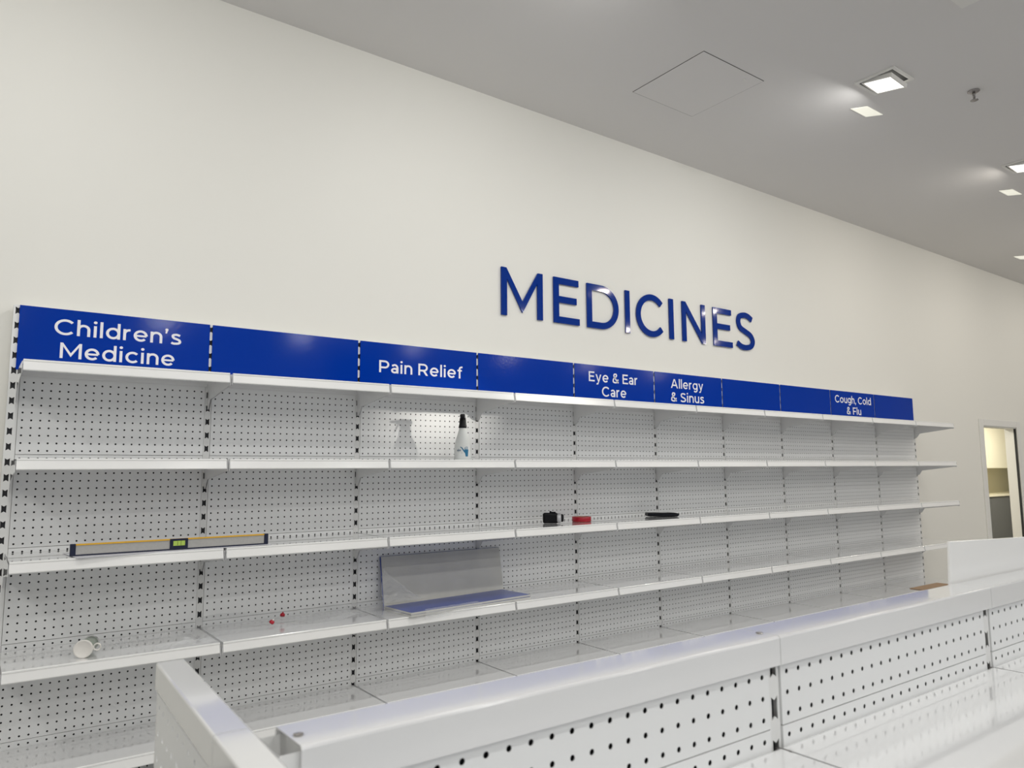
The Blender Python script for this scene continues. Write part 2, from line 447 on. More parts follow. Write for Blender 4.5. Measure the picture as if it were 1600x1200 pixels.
# ------------------------------------------------------------------ ceiling fittings, reflected light patches
def downlight_part_meshes():
    s = 0.147
    bm = bmesh.new()
    for (x0, x1, y0, y1) in ((-s, s, -s, -s+0.022), (-s, s, s-0.022, s), (-s, -s+0.022, -s+0.022, s-0.022), (s-0.022, s, -s+0.022, s-0.022)):
        add_box(bm, x0, x1, y0, y1, -0.012, -0.001)
    frame = mesh_of('frame', bm, M_TRIM)
    gap = mesh_of('recess', box_mesh(-s+0.021, s-0.021, -s+0.021, s-0.021, -0.004, -0.0015), M_GAP)
    hs = 0.112
    bm = bmesh.new()
    for (x0, x1, y0, y1) in ((-hs, hs, -hs, -hs+0.012), (-hs, hs, hs-0.012, hs), (-hs, -hs+0.012, -hs+0.012, hs-0.012), (hs-0.012, hs, -hs+0.012, hs-0.012)):
        add_box(bm, x0, x1, y0, y1, -0.014, 0.014)
    gim = mesh_of('gimbal', bm, M_TRIM)
    lens = mesh_of('lit_face', box_mesh(-hs+0.012, hs-0.012, -hs+0.012, hs-0.012, -0.010, 0.004), M_LENS)
    return frame, gap, gim, lens
DLM = downlight_part_meshes()
dl_labels = {(0, 0): 'square recessed ceiling downlight nearest the access hatch, whole in view', (1, 0): 'square recessed ceiling downlight at the right edge, beyond the sprinkler'}
for j in range(4):
    for i in range(-4, 5):
        lx, ly = LX0 + i*LDX, LY0 - j*LDY
        if (i, j) not in dl_labels: continue
        lab = dl_labels[(i, j)]
        t = thing('ceiling_downlight', lab, 'ceiling light', (lx, ly, CEIL), group='ceiling downlights')
        link('frame', DLM[0], t); link('recess', DLM[1], t)
        g = link('gimbal', DLM[2], t, (0, 0, -0.026), (math.radians(11), math.radians(4), 0))
        link('lit_face', DLM[3], g)
pl = [((5.50, -1.452), 'small reflected light patch on the ceiling by the downlight nearest the hatch'), ((8.455, -1.40), 'small reflected light patch on the ceiling by the downlight at the right edge'),
      ((11.33, -0.50), 'small reflected light patch cut off by the right edge, lowest on the ceiling')]
for (px, py), lab in pl:  # glowing plates shaped as reflected light patches, not lamps
    t = thing('ceiling_light_patch', lab, 'ceiling light', (px, py, CEIL))
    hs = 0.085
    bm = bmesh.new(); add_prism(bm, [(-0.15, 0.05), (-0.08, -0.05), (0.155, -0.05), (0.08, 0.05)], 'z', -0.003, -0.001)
    obj('lit_face', bm, M_PATCH, t)
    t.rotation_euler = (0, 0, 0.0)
# access hatch
t = thing('access_hatch', 'square flush access panel in the ceiling', 'hatch', (4.075, -0.918, CEIL))
hw, hh = 0.336, 0.336
obj('shadow_gap', box_mesh(-hw-0.004, hw+0.004, -hh-0.004, hh+0.004, -0.0016, -0.0006), M_GAP, t)
obj('panel', box_mesh(-hw, hw, -hh, hh, -0.0032, -0.0018), M_HATCH, t)
bm = bmesh.new(); add_lathe(bm, [(0.012, -0.0052), (0.012, -0.0034)], 20)
obj('lock', bm, M_TRIM, t, (0.20, -0.27, 0))
# sprinkler
t = thing('fire_sprinkler', 'small metal pendant fire sprinkler on the ceiling', 'sprinkler', (5.85, -2.10, CEIL))
bm = bmesh.new(); add_lathe(bm, [(0.042, -0.001), (0.042, -0.006), (0.030, -0.014), (0.016, -0.016)], 28)
obj('cover_plate', bm, M_STEEL, t)
bm = bmesh.new(); add_lathe(bm, [(0.011, -0.016), (0.011, -0.034), (0.006, -0.036), (0.005, -0.060)], 16)
for s in (-1, 1):
    add_tube(bm, [(s*0.010, 0, -0.032), (s*0.019, 0, -0.045), (s*0.015, 0, -0.062), (0, 0, -0.072)], 0.0035, 8)
obj('frame_arms', bm, M_STEEL, t)
bm = bmesh.new(); add_lathe(bm, [(0.004, -0.070), (0.026, -0.073), (0.027, -0.076), (0.004, -0.078)], 22)
obj('deflector', bm, M_STEEL, t)
tag(obj('ceiling_vent', box_mesh(4.06, 4.66, -3.11, -2.512, CEIL-0.012, CEIL-0.001, bevel=0.002, segs=1), M_TRIM), 'pale square ceiling vent panel just cut off at the top edge', 'vent')

# ------------------------------------------------------------------ wall letters
ws = thing('wall_sign', 'large blue cut-out word MEDICINES on the white wall', 'sign', (2.97, 0.1, 2.627))
LET = [('M', 2.976, 3.371), ('E', 3.482, 3.742), ('D', 3.834, 4.189), ('I', 4.271, 4.322), ('C', 4.402, 4.744), ('I', 4.819, 4.873), ('N', 4.991, 5.309), ('E', 5.427, 5.697), ('S', 5.765, 6.050)]
for ch, a, b in LET:
    bm = bmesh.new()
    text_bm(bm, ch, 0.143, 0, a-2.97, b-2.97, 0.0, 0.368, -0.016, 0.012)
    o = obj('letter', bm, M_LETTER, ws)

# ------------------------------------------------------------------ shelving on the wall
W = 0.9
RP = 0.037237                          # row pitch
PH = RP*12                             # panel height
SEAMS = [2.0128, 1.566, 1.1192, 0.6724, 0.2256]
def peg_mesh(name, nx, nz, px, pz, r, depth, mt, nseg=12, seam=0.0012, backing=True):
    """punched panel; front at y=0, x from 0, z from 0 upward; the hole walls go back by depth"""
    bm = bmesh.new(); cache = {}
    def gv(i, k):
        if (i, k) not in cache:
            x = i*px; z = k*pz
            if k == 0: z += seam
            if k == nz: z -= seam
            cache[(i, k)] = bm.verts.new((x, 0, z))
        return cache[(i, k)]
    q = nseg//4
    for i in range(nx):
        for k in range(nz):
            cx, cz = (i+0.5)*px, (k+0.5)*pz
            H = [bm.verts.new((cx + r*math.cos(PI/4 + 2*PI*s/nseg), 0, cz + r*math.sin(PI/4 + 2*PI*s/nseg))) for s in range(nseg)]
            Bk = [bm.verts.new((v.co.x, depth, v.co.z)) for v in H]
            cn = [gv(i+1, k+1), gv(i, k+1), gv(i, k), gv(i+1, k)]
            for s in range(4):
                hs_ = [H[(s*q+t_) % nseg] for t_ in range(q+1)]
                bm.faces.new([cn[s], cn[(s+1) % 4]] + hs_[::-1])
            for s in range(nseg):
                s2 = (s+1) % nseg
                bm.faces.new((H[s], H[s2], Bk[s2], Bk[s]))
    # folded edges
    X1, Z0, Z1 = nx*px, seam, nz*pz-seam
    for (ax, az, bx, bz) in ((0, Z0, X1, Z0), (X1, Z0, X1, Z1), (X1, Z1, 0, Z1), (0, Z1, 0, Z0)):
        vs = [bm.verts.new(p) for p in ((ax, 0, az), (bx, 0, bz), (bx, 0.014, bz), (ax, 0.014, az))]
        bm.faces.new(vs)
    if backing:                                                        # dark sheet added behind the perforation so the holes look shaded
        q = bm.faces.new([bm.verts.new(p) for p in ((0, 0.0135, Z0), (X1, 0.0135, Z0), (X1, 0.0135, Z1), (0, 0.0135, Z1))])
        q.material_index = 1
    bmesh.ops.recalc_face_normals(bm, faces=bm.faces[:])
    return mesh_of(name, bm, [mt, M_INNER], recalc=False)
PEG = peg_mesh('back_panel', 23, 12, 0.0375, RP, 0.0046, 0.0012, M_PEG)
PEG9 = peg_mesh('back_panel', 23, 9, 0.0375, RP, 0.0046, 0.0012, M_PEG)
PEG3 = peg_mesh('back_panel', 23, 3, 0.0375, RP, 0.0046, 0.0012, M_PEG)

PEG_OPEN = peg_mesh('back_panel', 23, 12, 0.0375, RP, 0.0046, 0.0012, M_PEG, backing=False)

def post_mesh(name, x0, x1, z0, z1, slot_z, depth, cx=None, sw=0.0105, sh=0.0185, open_top=False):
    """hollow upright with butterfly slots cut in the face (y=0); slot_z: centre heights"""
    bm = bmesh.new()
    cx = (x0+x1)/2 if cx is None else cx
    zs = sorted(slot_z); bounds = [z0] + [(a+b)/2 for a, b in zip(zs[:-1], zs[1:])] + [z1]
    nt_ = 0.007
    for c, za, zb in zip(zs, bounds[:-1], bounds[1:]):
        S = [(cx-sw, c-sh), (cx, c-sh+nt_), (cx+sw, c-sh), (cx+sw*0.93, c), (cx+sw, c+sh), (cx, c+sh-nt_), (cx-sw, c+sh), (cx-sw*0.93, c)]
        V = [bm.verts.new((p[0], 0, p[1])) for p in S]
        Bk = [bm.verts.new((p[0], 0.002, p[1])) for p in S]
        bl, bmid, br = bm.verts.new((x0, 0, za)), bm.verts.new((cx, 0, za)), bm.verts.new((x1, 0, za))
        tl, tmid, tr = bm.verts.new((x0, 0, zb)), bm.verts.new((cx, 0, zb)), bm.verts.new((x1, 0, zb))
        bm.faces.new((bl, bmid, V[1], V[0], V[7], V[6], V[5], tmid, tl))
        bm.faces.new((bmid, br, tr, tmid, V[5], V[4], V[3], V[2], V[1]))
        for i in range(8): bm.faces.new((V[i], V[(i+1) % 8], Bk[(i+1) % 8], Bk[i]))
    for (xa, ya, xb, yb) in ((x0, 0, x0, depth), (x0, depth, x1, depth), (x1, depth, x1, 0)):
        bm.faces.new([bm.verts.new(p) for p in ((xa, ya, z0), (xb, yb, z0), (xb, yb, z1), (xa, ya, z1))])
    for z in ((z0,) if open_top else (z0, z1)):
        bm.faces.new([bm.verts.new(p) for p in ((x0, 0, z), (x1, 0, z), (x1, depth, z), (x0, depth, z))])
    bmesh.ops.remove_doubles(bm, verts=bm.verts[:], dist=1e-5)
    # dark liner box standing in for the shade inside the hollow section
    add_box(bm, x0+0.002, x1-0.002, 0.012, depth-0.002, z0+0.002, z1-(0.035 if open_top else 0.002), mi=1)
    return mesh_of(name, bm, [M_POST, M_INNER])
TOPZ = 2.3017
slots = [1.566 + 0.0005 + (i+0.5)*PH/6 for i in range(-22, 10)]
slots = [z for z in slots if FLOOR+0.05 < z < TOPZ-0.01]
POST = post_mesh('upright', -0.0172, 0.0172, FLOOR, TOPZ, slots, 0.085)
POST0 = post_mesh('upright', -0.029, 0.0172, FLOOR, TOPZ, slots, 0.085, cx=-0.0105)
TOPP = mesh_of('top_panel', box_mesh(0.01875, 0.88125, 0, 0.014, SEAMS[0]+0.001, TOPZ, bevel=0.001, segs=1), M_PEG)
TCAP = mesh_of('top_cap', box_mesh(0.0175, 0.8825, 0.0145, 0.098, TOPZ-0.012, TOPZ), M_POST)

# one shelf: tray (top sheet, folded edges, stiffening channels), lip and two brackets
SD = 0.450
def shelf_meshes():
    bm = bmesh.new()
    add_box(bm, 0.0075, 0.8925, -SD+0.006, -0.003, -0.003, -0.0015)
    add_box(bm, 0.0075, 0.8925, -0.0045, -0.003, -0.030, -0.003)          # rear fold
    add_box(bm, 0.0075, 0.009, -SD+0.006, -0.0045, -0.026, -0.003)        # side folds
    add_box(bm, 0.891, 0.8925, -SD+0.006, -0.0045, -0.026, -0.003)
    add_box(bm, 0.009, 0.891, -SD+0.006, -SD+0.052, -0.030, -0.0285)      # front return
    add_box(bm, 0.009, 0.891, -SD+0.0505, -SD+0.052, -0.0285, -0.003)
    add_prism(bm, [(-0.26, -0.003), (-0.245, -0.020), (-0.175, -0.020), (-0.16, -0.003)], 'x', 0.02, 0.88)
    tray = mesh_of('shelf', bm, M_WHITE)
    bm = bmesh.new()
    pr = [(-SD+0.012, 0.0), (-SD+0.006, 0.0), (-SD+0.0042, -0.002), (-SD+0.0040, -0.008), (-SD+0.0062, -0.0095), (-SD-0.0010, -0.047), (-SD+0.001, -0.051), (-SD+0.012, -0.051), (-SD+0.012, -0.048), (-SD+0.003, -0.047), (-SD+0.0092, -0.004), (-SD+0.012, -0.003)]
    add_prism(bm, pr, 'x', 0.0078, 0.8922)
    lip = mesh_of('front_lip', bm, M_LIP)
    out = []
    for x0 in (0.0028, 0.8955):
        bm = bmesh.new()
        prof = [(-SD+0.002, -0.010), (-SD+0.002, -0.060), (-SD+0.012, -0.064), (-SD+0.03, -0.061), (-0.060, -0.105), (-0.028, -0.150), (-0.012, -0.158), (0.006, -0.158), (0.006, -0.004), (-0.02, -0.004)]
        add_prism(bm, prof, 'x', x0, x0+0.0017)
        out.append(mesh_of('bracket', bm, M_WHITE))
    return tray, lip, out
TRAY, LIP, BRK = shelf_meshes()
SHELF_Z = [1.9785, 1.5405, 1.0975, 0.6430, 0.1935]

bay_lab = ["shelving bay under the Children's Medicine sign, farthest left", "shelving bay under the blank blue board right of Children's Medicine",
 'shelving bay under the Pain Relief sign, spray bottle on it', 'shelving bay under the blank blue board right of Pain Relief',
 'shelving bay under the Eye & Ear Care sign', 'shelving bay under the Allergy & Sinus sign',
 'shelving bay under the blank blue board right after Allergy & Sinus', 'shelving bay under the blank blue board just left of Cough, Cold & Flu',
 'shelving bay under the Cough, Cold & Flu sign', 'last shelving bay on the right end, beside the bare wall']
for k in range(10):
    bay = thing('shelving_bay', 'white perforated metal ' + bay_lab[k], 'shelving', (k*W, 0, FLOOR), group='wall shelving bays')
    dz = -FLOOR
    link('upright', POST0 if k == 0 else POST, bay, (0, 0.0022, 0))
    if k == 9: link('upright', POST, bay, (W, 0.0022, 0))
    for q, zt in enumerate(SEAMS[:4]):
        link('back_panel', PEG, bay, (0.01875, 0, zt - PH + dz))
    link('back_panel', PEG9, bay, (0.01875, 0, SEAMS[4] - 9*RP + dz))
    link('top_panel', TOPP, bay, (0, 0, dz)); link('top_cap', TCAP, bay, (0, 0, dz))
    for sz in SHELF_Z:
        s = link('shelf', TRAY, bay, (0, 0, sz + dz))
        link('front_lip', LIP, s)
        for b in BRK: link('bracket', b, s)
for o in C.objects:
    if o.parent and o.data in (POST, POST0): o.location.z = -FLOOR

# blue header boards
SIGN = {0: [("Children\u2019s", 0.146, 0.742, 2.171), ("Medicine", 0.176, 0.713, 2.052)], 2: [("Pain Relief", 1.940, 2.571, 2.1085)],
        4: [("Eye & Ear", 3.754, 4.297, 2.170), ("Care", 3.893, 4.163, 2.056)], 5: [("Allergy", 4.707, 5.132, 2.173), ("& Sinus", 4.702, 5.138, 2.056)],
        8: [("Cough, Cold", 7.288, 8.022, 2.174), ("& Flu", 7.508, 7.802, 2.054)]}
sign_lab = ["glossy blue header sign reading Children's Medicine, leftmost", "blank glossy blue header board between Children's Medicine and Pain Relief",
 'glossy blue header sign reading Pain Relief', 'blank glossy blue header board between Pain Relief and Eye & Ear Care', 'glossy blue header sign reading Eye & Ear Care',
 'glossy blue header sign reading Allergy & Sinus', 'blank glossy blue header board touching the right side of Allergy & Sinus', 'blank glossy blue header board touching the left side of Cough, Cold & Flu',
 'glossy blue header sign reading Cough, Cold & Flu', 'blank glossy blue header board at the far right end of the row']
for k in range(10):
    x0 = k*W + (0.0075 if k else -0.004); x1 = (k+1)*W - 0.0075
    t = thing('header_sign', sign_lab[k], 'sign', (x0, -0.0045, SHELF_Z[0]+0.002), group='blue header boards')
    obj('board', box_mesh(0, x1-x0, -0.0005, 0.004, 0, TOPZ-SHELF_Z[0]-0.002, bevel=0.0006, segs=1), M_BLUE, t)
    for (tx, a, b, z) in SIGN.get(k, []):
        bm = bmesh.new()
        text_bm(bm, tx, 0.150, 0.155, a-x0, b-x0, z-SHELF_Z[0]-0.002, 0.079, -0.0015, 0.001)
        obj('lettering', bm, M_LWHITE, t)

# ------------------------------------------------------------------ things on the shelves
# white sheet under the level
z3 = SHELF_Z[2]
bm = bmesh.new()
add_prism(bm, [(0.255, -0.463), (1.140, -0.413), (1.120, -0.155), (0.226, -0.195)], 'z', z3+0.0003, z3+0.0025)
tag(obj('blank_board', bm, M_SHEET), 'thin blank white sheet lying under the spirit level', 'board')
# spirit level
ang = math.atan2(-0.010, 0.893)
t = thing('spirit_level', 'long silver and yellow spirit level lying on the middle left shelf', 'spirit level', (0.235, -0.392, z3+0.0028), (0, 0, ang))
LL, LH, LT = 0.893, 0.053, 0.022
bm = bmesh.new(); add_box(bm, 0.022, LL-0.02, 0.003, LT-0.003, 0.006, LH-0.004)
obj('body', bm, M_ALU, t)
bm = bmesh.new(); add_box(bm, 0.022, LL-0.02, 0.0, LT, LH-0.004, LH)
add_box(bm, 0.022, LL-0.02, 0.0, 0.003, LH-0.006, LH-0.004)
obj('top_flange', bm, M_YEL, t)
bm = bmesh.new(); add_box(bm, 0.022, LL-0.02, 0.0, LT, 0.0, 0.006)
obj('bottom_flange', bm, M_NAVY, t)
for a, b in ((0, 0.023), (LL-0.021, LL)):
    obj('end_cap', box_mesh(a, b, -0.001, LT+0.001, 0.0, LH+0.001, bevel=0.002), M_NAVY, t)
bm = box_mesh(0.418, 0.500, -0.002, 0.003, 0.001, LH+0.0005, bevel=0.001, segs=1)
vh = obj('vial_housing', bm, M_NAVY, t)
bm = bmesh.new(); add_box(bm, 0.433, 0.486, -0.0032, -0.0018, 0.020, 0.043)
obj('vial', bm, M_VIAL, vh)
bm = bmesh.new()
for x in (0.452, 0.467): add_box(bm, x, x+0.0015, -0.0038, -0.0031, 0.021, 0.042)
obj('vial_mark', bm, M_VLINE, vh)

# spray bottle
z2 = SHELF_Z[1] - 0.0015
t = thing('spray_bottle', 'translucent white spray bottle with a black trigger head on the upper shelf', 'bottle', (2.445, -0.215, z2))
bm = bmesh.new()
add_lathe(bm, [(0.046, 0.0), (0.054, 0.004), (0.0565, 0.014), (0.0565, 0.080), (0.053, 0.105), (0.046, 0.132), (0.037, 0.162), (0.030, 0.186), (0.0245, 0.205), (0.0225, 0.216)], 40)
obj('body', bm, M_BOTTLE, t)
bm = bmesh.new()
add_lathe(bm, [(0.026, 0.212), (0.0265, 0.226), (0.0235, 0.236), (0.0215, 0.262), (0.019, 0.280)], 28)
hd = obj('spray_head', bm, M_BLACK, t)
bm = bmesh.new()
add_prism(bm, [(-0.052, 0.296), (-0.050, 0.283), (-0.020, 0.268), (0.020, 0.262), (0.030, 0.270), (0.030, 0.288), (0.018, 0.300), (-0.010, 0.305)], 'x', -0.014, 0.014)
bevel_all(bm, 0.004, 2)
hood = obj('hood', bm, M_BLACK, hd, rot=(0, 0, math.radians(-38)))
bm = bmesh.new(); add_lathe(bm, [(0.008, 0.0), (0.008, 0.012)], 14, Matrix.Translation((0, -0.050, 0.289)) @ Matrix.Rotation(PI/2, 4, 'X'))
obj('nozzle', bm, M_BLACK, hd, rot=(0, 0, math.radians(-38)))
bm = bmesh.new()
add_prism(bm, [(-0.030, 0.276), (-0.038, 0.255), (-0.046, 0.222), (-0.040, 0.220), (-0.031, 0.250), (-0.022, 0.272)], 'x', -0.006, 0.006)
bevel_all(bm, 0.0015, 1)
obj('trigger', bm, M_BLACK, hd, rot=(0, 0, math.radians(-38)))
# printed mark wraps the cylinder: (angle offset from the view direction, height)
def wrap(bm, pts, r=0.0571):
    vs = []
    for a, z in pts:
        th = view_a + (a*1.25-0.002)/0.0565
        zz = 0.010 + z*1.25
        rr = r if zz < 0.080 else r - (zz-0.080)*0.14
        vs.append(bm.verts.new((rr*math.sin(th), -rr*math.cos(th), zz)))
    bm.faces.new(vs)
view_a = -math.atan2(2.445-CAM.x, -(CAM.y+0.215))
bm = bmesh.new()
N = 6
def strip(pl, pr):
    K = 5
    def mix(a, b, t): return (a[0]+(b[0]-a[0])*t, a[1]+(b[1]-a[1])*t)
    for i in range(len(pl)-1):
        for k in range(K):
            t0, t1 = k/K, (k+1)/K
            wrap(bm, [mix(pl[i], pr[i], t0), mix(pl[i], pr[i], t1), mix(pl[i+1], pr[i+1], t1), mix(pl[i+1], pr[i+1], t0)])
# hand-like splash: palm and fingers
strip([(0.017, 0.012), (0.014, 0.026), (0.011, 0.038), (0.010, 0.048)], [(0.030, 0.012), (0.031, 0.026), (0.032, 0.038), (0.033, 0.048)])
strip([(0.010, 0.046), (0.0125, 0.060)], [(0.0145, 0.046), (0.0155, 0.060)])
strip([(0.017, 0.047), (0.0195, 0.064)], [(0.0215, 0.047), (0.0225, 0.064)])
strip([(0.024, 0.047), (0.0265, 0.063)], [(0.0285, 0.047), (0.0295, 0.063)])
strip([(0.012, 0.030), (0.002, 0.044), (-0.006, 0.056), (-0.012, 0.059)], [(0.016, 0.034), (0.008, 0.047), (-0.002, 0.060), (-0.012, 0.063)])
obj('printed_mark', bm, M_LOGO, t)
bm = bmesh.new()
x = -0.030
def tri(pts): wrap(bm, pts)
def bar(a0, a1, z0, z1): strip([(a0, z0), (a0, z1)], [(a1, z0), (a1, z1)])
# small lettering
for dx_, hh_ in ((0.0, 0.008), (0.0045, 0.008), (0.009, 0.013), (0.0135, 0.008), (0.018, 0.008)):
    bar(x+dx_, x+dx_+0.0016, 0.040, 0.040+hh_); bar(x+dx_, x+dx_+0.0036, 0.040, 0.0415); bar(x+dx_+0.0024, x+dx_+0.0036, 0.040, 0.048)
bar(x+0.0068, x+0.0082, 0.034, 0.048)
bar(x+0.026, x+0.0275, 0.028, 0.034)
obj('printed_lettering', bm, M_LOGO2, t)

# black device lying on the middle shelf
t = thing('handheld_device', 'small black device with a silver ring and round end beside the red roll', 'device', (3.215, -0.195, z3), (0, 0, math.radians(-37)))
bm = bmesh.new(); add_box(bm, -0.072, 0.036, -0.024, 0.024, 0.0, 0.074); bevel_all(bm, 0.013, 3)
obj('body', bm, M_BLACK, t)
bm = bmesh.new(); add_lathe(bm, [(0.031, 0.028), (0.034, 0.036), (0.034, 0.050), (0.028, 0.058)], 28, Matrix.Translation((0, 0, 0.037)) @ Matrix.Rotation(PI/2, 4, 'Y'))
obj('ring', bm, M_SILVER, t)
bm = bmesh.new(); add_lathe(bm, [(0.024, 0.054), (0.027, 0.060), (0.027, 0.070), (0.021, 0.076)], 24, Matrix.Translation((0, 0, 0.037)) @ Matrix.Rotation(PI/2, 4, 'Y'))
obj('end_cap', bm, M_BLACK, t)
bm = bmesh.new(); add_box(bm, -0.024, 0.020, -0.010, 0.010, 0.072, 0.081); add_box(bm, -0.024, -0.010, -0.008, 0.008, 0.080, 0.086); bevel_all(bm, 0.002, 1)
obj('clip', bm, M_BLACK, t)
# red roll
t = thing('tape_roll', 'flat red tape roll lying on the middle shelf right of the black device', 'tape', (3.49, -0.19, z3))
bm = bmesh.new()
n = 40; ro, ri, hg = 0.070, 0.052, 0.036
add_lathe(bm, [(ri, 0.0), (ro-0.002, 0.0), (ro, 0.002), (ro, hg-0.002), (ro-0.002, hg), (ri, hg), (ri, 0.0)], n, cap=False)
obj('tape', bm, M_RED, t)
bm = bmesh.new(); add_lathe(bm, [(ri-0.004, 0.001), (ri-0.0002, 0.001), (ri-0.0002, hg-0.001), (ri-0.004, hg-0.001), (ri-0.004, 0.001)], n, cap=False)
obj('core', bm, M_CARD, t)
# flat black case
t = thing('black_case', 'flat black case lying near the Allergy & Sinus bay on the middle shelf', 'case', (4.36, -0.175, z3), (0, 0, math.radians(-30)))
bm = bmesh.new()
add_prism(bm, [(-0.128, 0.012), (-0.118, 0.003), (0.02, 0.0), (0.115, 0.0), (0.130, 0.010), (0.130, 0.024), (0.10, 0.027), (-0.124, 0.032)], 'y', -0.045, 0.045)
bevel_all(bm, 0.003, 2)
obj('body', bm, M_BLACK, t)
bm = bmesh.new()
add_prism(bm, [(0.02, 0.0292), (0.06, 0.0305), (0.11, 0.0280), (0.11, 0.0270), (0.02, 0.0285)], 'y', -0.035, 0.030)
obj('flap', bm, M_BLACK, t)
bm = bmesh.new(); add_tube(bm, [(-0.12, -0.046, 0.020), (0.0, -0.0468, 0.016), (0.125, -0.046, 0.014)], 0.0013, 6)
obj('zip', bm, M_NAVY, t)

# boards on the fourth shelf
z4 = SHELF_Z[3] - 0.0015
ang = math.atan2(0.072, 0.917)
for q in range(2):
    lab = ['blue-faced blank board lying on the lower shelf, upper of the two', 'board lying under the blue one, only its pale edge showing'][1-q]
    t = thing('sign_board', lab, 'board', (1.935 + 0.004*q, -0.468 + 0.003*q, z4 + 0.0128*q), (0, 0, ang + 0.006*q), group='spare boards on the lower shelf')
    obj('core', box_mesh(0, 0.925, 0, 0.290, 0.0002, 0.0114, bevel=0.0006, segs=1), M_BACK, t)
    obj('blue_face', box_mesh(0.004, 0.923, 0.004, 0.288, 0.0115, 0.0122), M_BBLUE, t)
t = thing('sign_board', 'blank board leaning on the pegboard with its pale back outward', 'board', (1.965, -0.074, z4+0.001), (math.radians(-10.5), 0, 0), group='spare boards on the lower shelf')
obj('core', box_mesh(0, 0.905, 0, 0.005, 0, 0.302, bevel=0.0006, segs=1), M_BACK, t)
obj('blue_face', box_mesh(-0.004, 0.9045, 0.0052, 0.012, 0.0005, 0.3035), M_BBLUE, t)

def film(name, label, fn, nu, nv, parent=None, flat=False):
    bm = bmesh.new(); G = [[bm.verts.new(fn(i/nu, k/nv)) for k in range(nv+1)] for i in range(nu+1)]
    for i in range(nu):
        for k in range(nv):
            q = bm.faces.new((G[i][k], G[i+1][k], G[i+1][k+1], G[i][k+1])); q.smooth = not flat
    o = obj(name, bm, M_FILM, parent)
    return tag(o, label, 'plastic film') if label else o
def nz3(x, y, s): return (math.sin(x*s+1.3*math.sin(y*s*0.7+0.4)) + math.sin(y*s*1.31+1.7*math.sin(x*s*0.53)) + 0.5*math.sin((x+y)*s*2.3))*0.4
# bag over the second bay of that shelf
def f1(u, v):
    x = 0.80 + u*1.16; y = -0.40 + v*0.385 + 0.02*nz3(u*3, v, 4)
    z = z4 + 0.010 + 0.013*(1+nz3(x*9, y*9, 1.0))*0.8 + 0.045*max(0, v-0.72)/0.28*(0.5+0.5*math.sin(u*7)) + 0.02*math.exp(-((u-0.72)/0.07)**2)
    return (x, y, z)
film('plastic_bag', 'clear crumpled plastic bag spread on the lower shelf with two red caps', f1, 90, 26)
# crumpled end of the film by the shelf joint
def f2(u, v):
    x = 0.62 + u*0.30; y = -0.445 + v*0.12
    return (x + 0.012*random.uniform(-1, 1), y + 0.008*random.uniform(-1, 1), z4 + 0.004 + abs(random.uniform(0, 0.022))*math.sin(PI*min(1, max(0.0, u)))*1.0)
film('plastic_wrap', 'crumpled strip of clear plastic wrap at the lower shelf joint near the green tube', f2, 15, 5, flat=True)
# wrap hanging round the leaning board
def f3(u, v):
    x = 1.945 + u*0.27 - 0.02*(1-v); hgt = 0.20*(1-u)**1.3 + 0.012
    return (x + 0.010*random.uniform(-1, 1), -0.110 - 0.02*u + v*0.02 + 0.012*random.uniform(-1, 1), z4 + 0.030 + v*hgt)
film('plastic_wrap', 'crumpled clear wrap gathered at the foot of the leaning board', f3, 10, 8, flat=True)
def f4(u, v):
    x = 2.04 + u*0.40
    y = -0.440 + 0.078*(x-1.935) - 0.055*v
    z = z4 + 0.008 + 0.020*(1-v)
    if y < -0.452: z -= (-0.452-y)*1.1; y = -0.452 - 0.006
    return (x + 0.006*random.uniform(-1, 1), y - 0.005*random.uniform(0, 1), z + 0.003*random.uniform(0, 1))
film('plastic_wrap', 'shiny crumpled wrap edge draped over the shelf lip below the blue board', f4, 24, 6, flat=True)
# two red caps
for (cx, cy, lab, rz) in ((1.190, -0.300, 'small red cap on the plastic bag, nearer the shelf edge', 0.4), (1.302, -0.150, 'small red cap on the plastic bag, nearer the pegboard', 2.1)):
    t = thing('red_cap', lab, 'cap', (cx, cy, z4+0.034), (0.5, 0.3, rz))
    bm = bmesh.new(); add_lathe(bm, [(0.004, 0.0), (0.012, 0.001), (0.014, 0.006), (0.012, 0.014), (0.007, 0.017)], 18)
    obj('cap', bm, M_RED, t)
    bm = bmesh.new(); add_lathe(bm, [(0.005, 0.016), (0.004, 0.024), (0.002, 0.026)], 12)
    obj('tip', bm, M_RED if cy > -0.2 else M_CAPW, t)

# tube with white cap lying on the fourth shelf
dirx = Vector((0.36, 0.93, 0)).normalized()
t = thing('plastic_tub', 'clear tube with green contents and white ring-pull cap lying on the lower left shelf', 'container', (0.312, -0.375, z4+0.0405), (0, 0, math.atan2(dirx.y, dirx.x)))
RX = Matrix.Rotation(PI/2, 4, 'Y')
bm = bmesh.new(); add_lathe(bm, [(0.033, 0.006), (0.0355, 0.012), (0.0355, 0.128), (0.031, 0.134)], 36, RX)
obj('tube', bm, M_CLEARP, t)
bm = bmesh.new(); add_lathe(bm, [(0.028, 0.020), (0.031, 0.024), (0.031, 0.124), (0.027, 0.128)], 30, RX)
obj('contents', bm, M_GREEN, t)
bm = bmesh.new(); add_lathe(bm, [(0.0345, -0.003), (0.0385, -0.006), (0.0402, -0.002), (0.0402, 0.006), (0.037, 0.010)], 40, RX)
cp = obj('cap', bm, M_CAPW, t)
bm = bmesh.new()
ca = math.radians(-22)
def cpos(r, a, xo=-0.001): return (xo, -r*math.cos(a), r*math.sin(a) + 0.0)
c0 = (-0.001, -0.058*math.cos(0.12), 0.058*math.sin(0.12))
add_tube(bm, [(c0[0], c0[1] + 0.0145*math.cos(2*PI*i/22), c0[2] + 0.0145*math.sin(2*PI*i/22)) for i in range(22)], 0.0032, 8, closed=True)
